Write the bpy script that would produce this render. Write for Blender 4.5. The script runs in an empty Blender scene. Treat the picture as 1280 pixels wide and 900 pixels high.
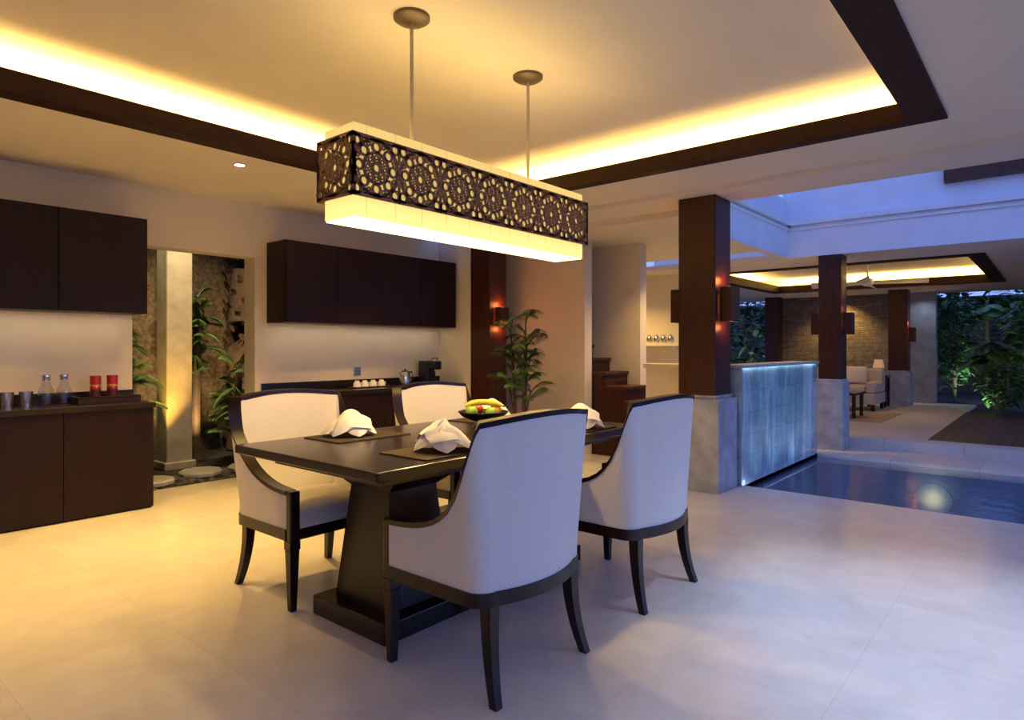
import bpy, bmesh, math, random
from mathutils import Vector, Matrix
rnd = random.Random(11)
SC = bpy.context.scene
C = SC.collection
PI = math.pi
SC.view_settings.view_transform = 'Standard'

# ------------------------------------------------------------------ mesh builder
class MB:
    def __init__(s): s.v = []; s.f = []
    def add(s, vs, fs):
        n = len(s.v)
        s.v += [tuple(p) for p in vs]
        s.f += [tuple(i + n for i in f) for f in fs]
        return s
    def hexa(s, b, t):
        return s.add(list(b) + list(t), [(3,2,1,0),(4,5,6,7),(0,1,5,4),(1,2,6,5),(2,3,7,6),(3,0,4,7)])
    def box(s, x0, x1, y0, y1, z0, z1):
        return s.hexa([(x0,y0,z0),(x1,y0,z0),(x1,y1,z0),(x0,y1,z0)], [(x0,y0,z1),(x1,y0,z1),(x1,y1,z1),(x0,y1,z1)])
    def lathe(s, prof, cx=0, cy=0, seg=28):
        vs = []; rings = []
        for r, z in prof:
            if r < 1e-6:
                rings.append([len(vs)]); vs.append((cx, cy, z))
            else:
                rings.append(list(range(len(vs), len(vs) + seg)))
                for i in range(seg):
                    a = 2 * PI * i / seg
                    vs.append((cx + r * math.cos(a), cy + r * math.sin(a), z))
        fs = []
        for a, b in zip(rings, rings[1:]):
            if len(a) == 1 and len(b) == 1: continue
            for i in range(seg):
                j = (i + 1) % seg
                if len(a) == 1: fs.append((a[0], b[j], b[i]))
                elif len(b) == 1: fs.append((a[i], a[j], b[0]))
                else: fs.append((a[i], a[j], b[j], b[i]))
        return s.add(vs, fs)
    def tube(s, pts, r, seg=8, cap=True):
        pts = [Vector(p) for p in pts]
        rs = r if isinstance(r, (list, tuple)) else [r] * len(pts)
        vs = []; fs = []
        up = Vector((0, 0, 1))
        for i, p in enumerate(pts):
            d = (pts[min(i + 1, len(pts) - 1)] - pts[max(i - 1, 0)]).normalized()
            a = d.cross(up)
            if a.length < 1e-3: a = d.cross(Vector((1, 0, 0)))
            a.normalize(); b = d.cross(a).normalized()
            for k in range(seg):
                t = 2 * PI * k / seg
                vs.append(p + (a * math.cos(t) + b * math.sin(t)) * rs[i])
        for i in range(len(pts) - 1):
            for k in range(seg):
                k2 = (k + 1) % seg
                fs.append((i*seg+k, i*seg+k2, (i+1)*seg+k2, (i+1)*seg+k))
        if cap:
            fs.append(tuple(range(seg))[::-1]); fs.append(tuple((len(pts)-1)*seg + k for k in range(seg)))
        return s.add(vs, fs)
    def ball(s, c, rx, ry, rz, seg=16, rings=10):
        vs = []; fs = []; idx = []
        for i in range(rings + 1):
            a = -PI/2 + PI * i / rings
            if i in (0, rings):
                idx.append([len(vs)]); vs.append((c[0], c[1], c[2] + rz * math.sin(a)))
            else:
                idx.append(list(range(len(vs), len(vs) + seg)))
                for k in range(seg):
                    t = 2*PI*k/seg
                    vs.append((c[0]+rx*math.cos(a)*math.cos(t), c[1]+ry*math.cos(a)*math.sin(t), c[2]+rz*math.sin(a)))
        for a, b in zip(idx, idx[1:]):
            for i in range(seg):
                j = (i+1) % seg
                if len(a) == 1: fs.append((a[0], b[j], b[i]))
                elif len(b) == 1: fs.append((a[i], a[j], b[0]))
                else: fs.append((a[i], a[j], b[j], b[i]))
        return s.add(vs, fs)
    def ring(s, fn, cu, cv, ro, ri, w0, w1, seg=20):
        vs = []
        for k in range(seg):
            a = 2*PI*k/seg; c, d = math.cos(a), math.sin(a)
            for rr, w in ((ro,w0),(ri,w0),(ri,w1),(ro,w1)):
                vs.append(fn(cu + rr*c, cv + rr*d, w))
        fs = []
        for k in range(seg):
            n = (k+1) % seg
            for q in range(4):
                q2 = (q+1) % 4
                fs.append((k*4+q, k*4+q2, n*4+q2, n*4+q))
        return s.add(vs, fs)
    def bar(s, fn, u0, v0, u1, v1, wd, w0, w1):
        dx, dy = u1-u0, v1-v0; L = math.hypot(dx, dy); nx, ny = -dy/L*wd/2, dx/L*wd/2
        p = [(u0+nx,v0+ny),(u1+nx,v1+ny),(u1-nx,v1-ny),(u0-nx,v0-ny)]
        return s.hexa([fn(a,b,w0) for a,b in p], [fn(a,b,w1) for a,b in p])
    def leaf(s, base, az, L, wd, rise, droop, seg=7, twist=0.0, fold=0.25):
        h = Vector((math.cos(az), math.sin(az), 0)); side = Vector((-math.sin(az), math.cos(az), 0))
        base = Vector(base); vs = []; fs = []
        for i in range(seg + 1):
            t = i / seg
            p = base + h * (L * t * math.cos(rise) * (1 - 0.25*droop*t)) + Vector((0,0,1)) * (L * (t*math.sin(rise) - droop*t*t*0.6))
            w = wd * 0.5 * (math.sin(PI * min(1, 0.12 + 0.88*t)) ** 0.7 + 0.02)
            sd = side * w; sd = sd + Vector((0,0, twist*w))
            vs += [p + sd + Vector((0,0,w*fold)), p, p - sd + Vector((0,0,w*fold))]
        for i in range(seg):
            a = i*3; b = a+3
            fs += [(a,a+1,b+1,b),(a+1,a+2,b+2,b+1)]
        return s.add(vs, fs)
    def frond(s, base, az, L, rise, droop, nleaf=14, ll=.28, lw=.03):
        h = Vector((math.cos(az), math.sin(az), 0)); base = Vector(base); pts = []
        for i in range(9):
            t = i/8
            pts.append(base + h*(L*t*math.cos(rise)*(1-.2*droop*t)) + Vector((0,0,L*(t*math.sin(rise)-droop*t*t*.6))))
        s.tube(pts, [.008-.006*i/8 for i in range(9)], 5)
        for i in range(nleaf):
            q = .2+.8*i/(nleaf-1); f = q*8; k = min(7,int(f)); p = pts[k].lerp(pts[k+1], f-k)
            l2 = ll*(math.sin(PI*(.15+.75*q))**.8)
            for sg in (-1,1): s.leaf(p, az+sg*(1.15-.6*q), l2, lw, .25-.3*q, .55, 4)
        return s

ORG = {}
def finish(me, mat, smooth, angle):
    bm = bmesh.new(); bm.from_mesh(me); bmesh.ops.recalc_face_normals(bm, faces=bm.faces); bm.to_mesh(me); bm.free()
    me.materials.append(mat)
    if smooth:
        me.shade_smooth()
        me.set_sharp_from_angle(angle=math.radians(angle))
def mk(name, mb, mat, org=Vector((0,0,0)), smooth=False, bevel=0, angle=40):
    me = bpy.data.meshes.new(name)
    me.from_pydata([(v[0]-org.x, v[1]-org.y, v[2]-org.z) for v in mb.v], [], mb.f)
    finish(me, mat, smooth, angle)
    o = bpy.data.objects.new(name, me); C.objects.link(o)
    if bevel:
        m = o.modifiers.new('bevel', 'BEVEL'); m.width = bevel; m.segments = 2; m.limit_method = 'ANGLE'; m.angle_limit = math.radians(40)
    return o
def struct(name, mb, mat, smooth=False, bevel=0, label=None):
    o = mk(name, mb, mat, smooth=smooth, bevel=bevel); o['kind'] = 'structure'
    if label: o['label'] = label
    return o
def thing(name, label, cat, loc, group=None, world=True, rz=0):
    o = bpy.data.objects.new(name, None); C.objects.link(o); o.empty_display_size = .1
    o.location = loc; o.rotation_euler = (0,0,rz)
    o['label'] = label; o['category'] = cat
    if group: o['group'] = group
    ORG[o.name] = Vector(loc) if world else Vector((0,0,0))
    return o
def part(name, mb, mat, parent, smooth=False, bevel=0, label=None, angle=40):
    org = ORG[parent.name]
    o = mk(name, mb, mat, org, smooth, bevel, angle)
    o.parent = parent; ORG[o.name] = org
    if label: o['label'] = label
    return o
def solo(name, mb, mat, label, cat, loc, group=None, smooth=False, bevel=0, kind=None):
    o = mk(name, mb, mat, Vector(loc), smooth, bevel); o.location = loc
    o['label'] = label; o['category'] = cat
    if group: o['group'] = group
    if kind: o['kind'] = kind
    return o
def copy_tree(src, loc=None, rz=None, label=None, parent=None):
    c = src.copy(); C.objects.link(c)
    if parent: c.parent = parent
    if loc is not None: c.location = loc
    if rz is not None: c.rotation_euler = (0,0,rz)
    if label: c['label'] = label
    for ch in list(src.children): copy_tree(ch, parent=c)
    return c

# ------------------------------------------------------------------ materials
def base_mat(name):
    m = bpy.data.materials.new(name); m.use_nodes = True
    nt = m.node_tree; b = nt.nodes['Principled BSDF']
    return m, nt, b
def coords(nt, scale=(1,1,1), swap=None):
    tc = nt.nodes.new('ShaderNodeTexCoord'); out = tc.outputs['Object']
    if swap:
        sp = nt.nodes.new('ShaderNodeSeparateXYZ'); cb = nt.nodes.new('ShaderNodeCombineXYZ')
        nt.links.new(out, sp.inputs[0])
        for i, ax in enumerate(swap): nt.links.new(sp.outputs['XYZ'.index(ax)], cb.inputs[i])
        out = cb.outputs[0]
    mp = nt.nodes.new('ShaderNodeMapping'); mp.inputs['Scale'].default_value = scale
    nt.links.new(out, mp.inputs['Vector'])
    return mp.outputs[0]
def noise(nt, vec, scale, detail=3, rough=.55, dist=0):
    n = nt.nodes.new('ShaderNodeTexNoise'); n.inputs['Scale'].default_value = scale
    n.inputs['Detail'].default_value = detail; n.inputs['Roughness'].default_value = rough
    n.inputs['Distortion'].default_value = dist
    nt.links.new(vec, n.inputs['Vector']); return n.outputs['Fac']
def ramp(nt, fac, stops):
    r = nt.nodes.new('ShaderNodeValToRGB'); e = r.color_ramp.elements
    while len(e) < len(stops): e.new(0.5)
    for el, (p, c) in zip(e, stops): el.position = p; el.color = (*c, 1)
    nt.links.new(fac, r.inputs[0]); return r.outputs[0]
def bump(nt, b, h, strength, dist=.01):
    n = nt.nodes.new('ShaderNodeBump'); n.inputs['Strength'].default_value = strength; n.inputs['Distance'].default_value = dist
    nt.links.new(h, n.inputs['Height']); nt.links.new(n.outputs[0], b.inputs['Normal'])
def sc(c, k): return tuple(min(1, x*k) for x in c)
def M(name, col, rough=.5, metal=0, var=.1, vs=4, bs=0, bst=0, em=None, ems=0, coat=0, scale=(1,1,1)):
    m, nt, b = base_mat(name)
    v = coords(nt, scale)
    f = noise(nt, v, vs)
    nt.links.new(ramp(nt, f, [(.3, sc(col, 1-var)), (.7, sc(col, 1+var))]), b.inputs['Base Color'])
    b.inputs['Roughness'].default_value = rough; b.inputs['Metallic'].default_value = metal
    if bs: bump(nt, b, noise(nt, v, bs, 2), bst, .005)
    if em: b.inputs['Emission Color'].default_value = (*em, 1); b.inputs['Emission Strength'].default_value = ems
    if coat: b.inputs['Coat Weight'].default_value = coat; b.inputs['Coat Roughness'].default_value = .15
    return m
def wood(name, dark, light, axis='X', rough=.35, coat=.2, sc_=6, spec=.5):
    m, nt, b = base_mat(name)
    s = {'X': (.12,1,1), 'Y': (1,.12,1), 'Z': (1,1,.12)}[axis]
    v = coords(nt, s)
    f = noise(nt, v, sc_*4, 5, .65)
    nt.links.new(ramp(nt, f, [(.3, dark), (.7, light)]), b.inputs['Base Color'])
    b.inputs['Roughness'].default_value = rough
    b.inputs['Specular IOR Level'].default_value = spec
    b.inputs['Coat Weight'].default_value = coat; b.inputs['Coat Roughness'].default_value = .2
    bump(nt, b, f, .05, .002)
    return m
def tiles(name, c1, c2, mort, bw, rh, offset=0, mortar=.003, rough=.4, swap=None, nvar=.12, nscale=2.5, bst=.2, dist=0, film=0):
    m, nt, b = base_mat(name)
    v = coords(nt, (1,1,1), swap)
    br = nt.nodes.new('ShaderNodeTexBrick'); br.offset = offset; br.inputs['Scale'].default_value = 1
    br.inputs['Brick Width'].default_value = bw; br.inputs['Row Height'].default_value = rh
    br.inputs['Mortar Size'].default_value = mortar; br.inputs['Mortar Smooth'].default_value = .3
    br.inputs['Color1'].default_value = (*c1,1); br.inputs['Color2'].default_value = (*c2,1); br.inputs['Mortar'].default_value = (*mort,1)
    nt.links.new(v, br.inputs['Vector'])
    f = noise(nt, v, nscale, 6, .6, dist)
    mx = nt.nodes.new('ShaderNodeMix'); mx.data_type = 'RGBA'; mx.blend_type = 'MULTIPLY'; mx.inputs[0].default_value = 1
    nt.links.new(br.outputs['Color'], mx.inputs[6])
    nt.links.new(ramp(nt, f, [(.3, (1-nvar,)*3), (.7, (1,1,1))]), mx.inputs[7])
    col = mx.outputs[2]
    b.inputs['Roughness'].default_value = rough
    inv = nt.nodes.new('ShaderNodeMath'); inv.operation = 'SUBTRACT'; inv.inputs[0].default_value = 1
    nt.links.new(br.outputs['Fac'], inv.inputs[1])
    ad = nt.nodes.new('ShaderNodeMath'); ad.operation = 'MULTIPLY_ADD'; ad.inputs[1].default_value = .4
    nt.links.new(f, ad.inputs[0]); nt.links.new(inv.outputs[0], ad.inputs[2])
    bump(nt, b, ad.outputs[0], bst, .006)
    if film:   # rippled film of running, foaming water; pale light streaks mixed into the colour
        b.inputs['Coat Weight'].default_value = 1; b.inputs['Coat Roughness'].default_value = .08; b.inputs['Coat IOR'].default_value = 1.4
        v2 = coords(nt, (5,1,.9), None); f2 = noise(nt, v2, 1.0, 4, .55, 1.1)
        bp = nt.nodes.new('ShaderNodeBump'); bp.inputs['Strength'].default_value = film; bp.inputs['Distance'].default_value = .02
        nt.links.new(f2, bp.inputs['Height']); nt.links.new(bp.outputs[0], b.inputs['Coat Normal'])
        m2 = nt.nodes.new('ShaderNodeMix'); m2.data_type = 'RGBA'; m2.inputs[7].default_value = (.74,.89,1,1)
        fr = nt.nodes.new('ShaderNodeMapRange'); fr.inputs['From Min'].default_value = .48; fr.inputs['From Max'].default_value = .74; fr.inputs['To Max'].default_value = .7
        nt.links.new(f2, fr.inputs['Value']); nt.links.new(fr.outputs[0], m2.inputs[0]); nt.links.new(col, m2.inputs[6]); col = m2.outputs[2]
    nt.links.new(col, b.inputs['Base Color'])
    return m
def clear(name, tint=(1,1,1), f0=.04, fmax=.8, wav=0, rough=.02, milk=None, milkf=0):
    m = bpy.data.materials.new(name); m.use_nodes = True; nt = m.node_tree; nt.nodes.clear()
    o = nt.nodes.new('ShaderNodeOutputMaterial'); t = nt.nodes.new('ShaderNodeBsdfTransparent'); g = nt.nodes.new('ShaderNodeBsdfGlossy')
    lw = nt.nodes.new('ShaderNodeLayerWeight'); lw.inputs[0].default_value = .5
    pw = nt.nodes.new('ShaderNodeMath'); pw.operation = 'POWER'; pw.inputs[1].default_value = 4.5
    mr = nt.nodes.new('ShaderNodeMapRange'); mr.inputs['To Min'].default_value = f0; mr.inputs['To Max'].default_value = fmax
    nt.links.new(lw.outputs['Facing'], pw.inputs[0]); nt.links.new(pw.outputs[0], mr.inputs['Value'])
    mx = nt.nodes.new('ShaderNodeMixShader')
    t.inputs[0].default_value = (*tint,1); g.inputs['Roughness'].default_value = rough
    if wav:
        v = coords(nt); n = noise(nt, v, 6, 3); bp = nt.nodes.new('ShaderNodeBump'); bp.inputs['Strength'].default_value = wav; bp.inputs['Distance'].default_value = .03
        nt.links.new(n, bp.inputs['Height']); nt.links.new(bp.outputs[0], g.inputs['Normal'])
    under = t.outputs[0]
    if milk:
        d = nt.nodes.new('ShaderNodeBsdfDiffuse'); d.inputs[0].default_value = (*milk,1)
        m2 = nt.nodes.new('ShaderNodeMixShader'); m2.inputs[0].default_value = milkf
        nt.links.new(t.outputs[0], m2.inputs[1]); nt.links.new(d.outputs[0], m2.inputs[2]); under = m2.outputs[0]
    nt.links.new(mr.outputs[0], mx.inputs[0]); nt.links.new(under, mx.inputs[1]); nt.links.new(g.outputs[0], mx.inputs[2]); nt.links.new(mx.outputs[0], o.inputs[0])
    return m

WALL = M('cream_paint', (.76,.68,.54), .85, var=.03, bs=60, bst=.05)
CEIL = M('ceiling_paint', (.78,.72,.62), .9, var=.02)
WHITE = M('white_render', (.74,.76,.80), .85, var=.04, bs=40, bst=.05)
FLOOR = tiles('marble_tiles', (.68,.67,.66), (.64,.63,.625), (.57,.56,.55), .6, .6, 0, .002, .25, nvar=.14, nscale=5, bst=.02, dist=.6)
TERR = tiles('terrace_tiles', (.62,.60,.57), (.56,.54,.52), (.35,.33,.3), .8, .8, .5, .004, .5)
ESP = wood('espresso_wood_x', (.008,.0034,.0024), (.017,.007,.0045), 'X', .25, .1, spec=.4)
ESPZ = wood('espresso_wood_z', (.008,.003,.0022), (.018,.0062,.004), 'Z', .28, .1, spec=.35)
CAB = wood('cabinet_wood', (.0095,.0032,.0024), (.016,.0052,.0036), 'Z', .42, 0, spec=.22, sc_=4)
COLW = wood('column_wood', (.032,.009,.0042), (.07,.019,.0095), 'Z', .42, 0, spec=.3)
STEPW = wood('step_wood', (.045,.016,.009), (.095,.034,.018), 'X', .4, 0, spec=.3)
FRAMEW = wood('frame_wood', (.017,.006,.0035), (.038,.014,.008), 'X', .55, 0, spec=.2)
WEAVE = M('linen_fabric', (.80,.75,.66), .9, var=.05, vs=120, bs=380, bst=.25)
STONE = M('grey_stone', (.34,.36,.40), .6, var=.25, vs=6, bs=30, bst=.2)
PIERST = M('pier_stone', (.24,.25,.27), .8, var=.2, vs=5, bs=30, bst=.3)
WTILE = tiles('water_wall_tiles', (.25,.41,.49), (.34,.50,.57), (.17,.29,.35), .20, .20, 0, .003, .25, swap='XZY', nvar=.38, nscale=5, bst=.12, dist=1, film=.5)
CAPST = M('cap_stone', (.55,.58,.60), .4, var=.1)
CAPD = M('wet_cap_stone', (.30,.35,.39), .3, var=.15, vs=8)
POOLT = tiles('pool_tiles', (.09,.15,.29), (.12,.185,.34), (.07,.12,.22), .2, .2, 0, .004, .4)
WATER = clear('pool_water', (.68,.78,.90), .03, .6, .16, .12, (.09,.13,.27), .45)
GLASS = clear('clear_glass', (.95,.96,.98), .05, .75)
STILL = clear('still_water', (.9,.94,.98), .02, .5)
STEEL = M('brushed_steel', (.55,.55,.56), .25, 1, var=.05)
NICKEL = M('satin_nickel', (.42,.38,.33), .45, .7, var=.05)
BRONZE = M('dark_nickel', (.15,.12,.095), .5, .7, var=.08)
FRET = M('brown_fretwork', (.21,.10,.052), .6, 0, var=.15)
NAP = M('white_cotton', (.84,.82,.80), .85, var=.03, bs=150, bst=.12)
MAT_ = tiles('woven_mat', (.035,.017,.010), (.07,.035,.02), (.012,.006,.004), .03, .006, .5, .001, .7, bst=.5)
BLACK = M('black_plastic', (.012,.012,.013), .3, var=.1)
PORC = M('white_porcelain', (.82,.81,.79), .15, var=.02)
LEAF = M('leaf_green', (.06,.15,.035), .45, var=.4, vs=6)
LEAF2 = M('leaf_dark', (.04,.10,.035), .5, var=.4, vs=5)
LEAF3 = M('leaf_bright', (.10,.20,.045), .45, var=.35, vs=5)
BARK = M('bark', (.12,.075,.045), .9, var=.35, vs=12, bs=25, bst=.6)
SOIL = M('soil', (.035,.026,.018), .95, var=.3, vs=10, bs=40, bst=.5)
PEB = M('pebbles', (.10,.10,.10), .5, var=.5, vs=14)
ROUGHW = M('rough_brown_wall', (.12,.08,.045), .95, var=.55, vs=26, bs=35, bst=1)
DKST = tiles('garden_stone', (.10,.08,.06), (.16,.12,.09), (.05,.035,.025), .35, .12, .5, .01, .9, swap='YZX', nvar=.7, nscale=9, bst=1, dist=1)
LEDGE = tiles('ledge_stone', (.22,.18,.14), (.33,.27,.21), (.08,.06,.05), .35, .032, .5, .005, .85, swap='YZX', nvar=.5, nscale=10, bst=1)
CONC = M('concrete', (.38,.33,.26), .85, var=.2, vs=5, bs=25, bst=.3)
DECK = tiles('deck_boards', (.09,.035,.02), (.12,.05,.03), (.01,.006,.004), 6, .12, .5, .01, .5, nvar=.4, nscale=8)
SOFA = M('sofa_fabric', (.50,.44,.36), .9, var=.05, vs=60, bs=200, bst=.2)
PILL = M('pillow_cloth', (.60,.55,.48), .9, var=.05, vs=60, bs=200, bst=.2)
RUGM = M('rug_wool', (.35,.28,.19), .95, var=.15, vs=50, bs=120, bst=.4)
REDCAN = M('red_card', (.38,.012,.012), .35, var=.05)
DARKC = M('dark_label', (.06,.008,.008), .4, var=.1)
YEL = M('yellow_ink', (.85,.65,.15), .4, var=.02)
def emis(name, col, s):
    m, nt, b = base_mat(name)
    b.inputs['Base Color'].default_value = (*col,1); b.inputs['Roughness'].default_value = .8
    b.inputs['Emission Color'].default_value = (*col,1); b.inputs['Emission Strength'].default_value = s
    return m
def shade_mat():
    m, nt, b = base_mat('lit_fabric_shade')
    b.inputs['Base Color'].default_value = (.22,.14,.05,1); b.inputs['Roughness'].default_value = .8
    v = coords(nt, (1,1,1), 'XZY')
    br = nt.nodes.new('ShaderNodeTexBrick'); br.offset = 0; br.inputs['Scale'].default_value = 1
    br.inputs['Brick Width'].default_value = .16; br.inputs['Row Height'].default_value = 5; br.inputs['Mortar Size'].default_value = .0025
    c = (1,.70,.22)
    br.inputs['Color1'].default_value = (*c,1); br.inputs['Color2'].default_value = (*sc(c,.97),1); br.inputs['Mortar'].default_value = (.70,.46,.14,1)
    nt.links.new(v, br.inputs['Vector']); nt.links.new(br.outputs[0], b.inputs['Emission Color'])
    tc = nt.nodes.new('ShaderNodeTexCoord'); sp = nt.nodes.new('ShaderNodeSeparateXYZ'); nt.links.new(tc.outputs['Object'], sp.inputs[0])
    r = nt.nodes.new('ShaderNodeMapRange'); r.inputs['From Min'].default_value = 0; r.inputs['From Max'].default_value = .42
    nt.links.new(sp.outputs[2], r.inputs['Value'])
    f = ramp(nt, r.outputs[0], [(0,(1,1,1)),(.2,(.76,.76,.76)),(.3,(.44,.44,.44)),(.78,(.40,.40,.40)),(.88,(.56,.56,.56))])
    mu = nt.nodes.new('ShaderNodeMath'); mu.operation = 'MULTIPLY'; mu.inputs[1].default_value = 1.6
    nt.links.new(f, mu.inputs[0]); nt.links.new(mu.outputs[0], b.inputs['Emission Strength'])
    return m
def lens_mat(name, col, s, rad):
    m, nt, b = base_mat(name)
    tc = nt.nodes.new('ShaderNodeTexCoord'); sp = nt.nodes.new('ShaderNodeSeparateXYZ'); cb = nt.nodes.new('ShaderNodeCombineXYZ')
    nt.links.new(tc.outputs['Object'], sp.inputs[0]); nt.links.new(sp.outputs[1], cb.inputs[1]); nt.links.new(sp.outputs[2], cb.inputs[2])
    ln = nt.nodes.new('ShaderNodeVectorMath'); ln.operation = 'LENGTH'; nt.links.new(cb.outputs[0], ln.inputs[0])
    mr = nt.nodes.new('ShaderNodeMapRange'); mr.interpolation_type = 'SMOOTHERSTEP'; mr.inputs['From Max'].default_value = rad; mr.inputs['To Min'].default_value = s; mr.inputs['To Max'].default_value = .05
    nt.links.new(ln.outputs['Value'], mr.inputs['Value']); nt.links.new(mr.outputs[0], b.inputs['Emission Strength'])
    b.inputs['Emission Color'].default_value = (*col,1); b.inputs['Base Color'].default_value = (.10,.16,.30,1)
    return m
SHADE = shade_mat()
DIFF = emis('lit_diffuser', (1,.74,.30), 4)
GLOW = emis('lit_lens', (1,.85,.6), 14)
WLENS = lens_mat('lit_pool_lens_halo', (1,.76,.28), 1.25, .17)  # oversized disc: emission fades outward to draw the lamp's halo
SGLOW = emis('sconce_glow', (1,.20,.06), 2.5)
LAMPSH = emis('lit_lampshade', (1,.62,.30), .2)

# ------------------------------------------------------------------ room shell
mb = MB().box(-2.2,5.78,-1.6,6.0,-.12,0).box(5.78,8.9,2.15,7.2,-.12,0)
struct('floor', mb, FLOOR)
struct('ground', MB().box(-25,45,-30,30,-1.0,-.7), SOIL)
mb = MB().box(-2.2,2.02,5.8,6.0,0,2.9).box(3.08,5.75,5.8,6.0,0,2.9).box(2.02,3.08,5.8,6.0,2.1,2.9)
struct('wall_kitchen', mb, WALL)
struct('wall_kitchen_return', MB().box(5.45,5.75,5.25,5.8,0,2.6), WALL)
struct('wall_back', MB().box(-2.4,-2.2,-1.6,6.0,0,2.9), WALL)
IX, IY0, IY1 = 4.42, .67, 4.18
OX, OY0, OY1 = 4.53, .485, 4.33
mb = MB().box(OX,5.2,-1.0,6.0,2.6,2.63).box(-2.2,OX,OY1,5.8,2.6,2.63).box(-2.2,OX,-1.0,OY0,2.6,2.63).box(-2.2,-1.0,OY0,OY1,2.6,2.63)
struct('ceiling', mb, CEIL)
mb = MB().box(-1.5,4.9,.2,4.7,2.85,2.9).box(4.9,4.95,.2,4.7,2.63,2.9).box(-1.5,4.9,4.65,4.7,2.63,2.85).box(-1.5,4.9,.2,.25,2.63,2.85).box(-1.5,-1.45,.25,4.65,2.63,2.85)
struct('ceiling_tray', mb, CEIL)
mb = MB().box(IX,OX,OY0,OY1,2.585,2.70).box(-1.0,IX,IY1,OY1,2.585,2.70).box(-1.0,IX,OY0,IY0,2.585,2.70).box(-1.0,-.85,IY0,IY1,2.585,2.70)
struct('trim_1', mb, FRAMEW)
struct('ceiling_beam', MB().box(5.2,5.72,-1.0,5.25,2.56,2.75), CEIL)
# hall
struct('ceiling_hall', MB().box(5.72,8.5,2.7,7.2,2.5,2.6), CEIL)
struct('wall_hall_left', MB().box(5.75,9.2,7.0,7.2,0,2.5), WALL)
struct('wall_hall_recess', MB().box(6.6,6.7,5.2,7.0,0,2.5), WALL)
struct('wall_stair_front', MB().box(6.2,6.35,4.15,5.45,0,2.5), WALL)
struct('wall_stair_back', MB().box(6.9,7.05,3.82,6.9,0,2.5), WALL)
struct('wall_hall_end', MB().box(9.2,9.35,4.2,7.2,0.12,2.38), WALL)
struct('wall_low', MB().box(5.9,6.1,2.42,3.2,0,1.04).box(5.88,6.12,2.42,3.22,1.04,1.08), WALL)
# exterior fascias
mb = MB().box(5.72,8.5,2.6,2.7,2.38,2.78).box(5.72,8.5,2.55,2.7,2.78,2.84).box(5.72,8.5,2.58,2.7,2.72,2.75).box(5.72,8.6,2.66,2.8,2.84,3.15)
struct('wall_fascia_side', mb, WHITE)
mb = MB().box(8.5,8.6,-5,2.7,2.38,2.78).box(8.45,8.6,-5,2.7,2.78,2.84).box(8.48,8.6,-5,2.7,2.72,2.75).box(8.6,8.7,-5,2.7,2.78,4.6)
struct('wall_fascia_far', mb, WHITE)
struct('trim_3', MB().box(8.5,8.6,-3,.95,3.07,3.35), STEPW)
# pavilion ceiling with tray
mb = MB().box(8.6,9.5,-5,7.2,2.38,2.45).box(13.75,16,-5,7.2,2.38,2.45).box(9.5,13.75,4.5,7.2,2.38,2.45).box(9.5,13.75,-5,.65,2.38,2.45)
mb.box(9.2,14.05,.35,4.8,2.66,2.7).box(9.15,9.2,.35,4.8,2.45,2.7).box(14.05,14.1,.35,4.8,2.45,2.7).box(9.2,14.05,.3,.35,2.45,2.7).box(9.2,14.05,4.8,4.85,2.45,2.7)
struct('ceiling_pavilion', mb, CEIL)
mb = MB().box(9.5,9.68,.65,4.5,2.365,2.5).box(13.57,13.75,.65,4.5,2.365,2.5).box(9.68,13.57,.65,.83,2.365,2.5).box(9.68,13.57,4.32,4.5,2.365,2.5)
struct('trim_2', mb, FRAMEW)
struct('floor_terrace', MB().box(8.9,15.6,1.2,7.2,-.12,.12).box(8.9,9.25,-5,1.2,-.12,.12), TERR)
struct('wall_pavilion', MB().box(15.4,15.6,2.5,5.2,.12,2.38), LEDGE)
struct('wall_pavilion_end', MB().box(15.38,15.6,1.85,2.5,.12,2.38), PIERST)

# deck
t = thing('wooden_deck', 'dark timber deck boards beside the garden beyond the pool', 'deck', (11.5,-1.9,-.1))
part('deck_boards', MB().box(9.25,13.75,-5,1.2,.08,.12), DECK, t)
part('deck_frame', MB().box(9.3,13.7,-4.95,1.15,-.1,.08), ESP, t)
# pool
t = thing('swimming_pool', 'blue pool with flush water beyond the dining floor', 'pool', (6.94,-1,-.6))
mb = MB().box(5.74,8.14,-5,2.15,-.6,-.55).box(5.74,5.78,-5,2.15,-.55,-.12).box(8.1,8.14,-5,2.15,-.55,-.1)
part('basin', mb, POOLT, t)
part('water_surface', MB().add([(5.78,-5,-.035),(8.1,-5,-.035),(8.1,2.149,-.035),(5.78,2.149,-.035)], [(0,1,2,3)]), WATER, t)
part('coping', MB().box(8.1,8.9,-5,2.15,-.1,0), TERR, t, bevel=.008)
t = thing('pool_light', 'lit yellow underwater lamp on the far side of the pool', 'pool light', (8.1,1.0,-.37))
def xdisc(cx,cy,cz,r0,r1,d0,d1,seg=24):
    return MB().add([(cx-d0,cy+r0*math.cos(2*PI*k/seg),cz+r0*math.sin(2*PI*k/seg)) for k in range(seg)] + [(cx-d1,cy+r1*math.cos(2*PI*k/seg),cz+r1*math.sin(2*PI*k/seg)) for k in range(seg)], [tuple(range(seg)),tuple(range(seg,2*seg))]+[(k,(k+1)%seg,seg+(k+1)%seg,seg+k) for k in range(seg)])
part('housing', xdisc(8.1,1.0,-.37,.178,.176,0,.004), POOLT, t, smooth=True)
part('lens', xdisc(8.096,1.0,-.37,.174,.172,0,.004), WLENS, t, smooth=True)
# water feature wall
t = thing('water_wall', 'pale blue stone water wall washing down into the pool', 'water feature', (6.9,2.27,-.55))
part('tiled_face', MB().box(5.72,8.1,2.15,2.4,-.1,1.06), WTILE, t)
part('cap', MB().box(5.71,8.11,2.125,2.41,1.06,1.085), CAPD, t, bevel=.004)

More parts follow.
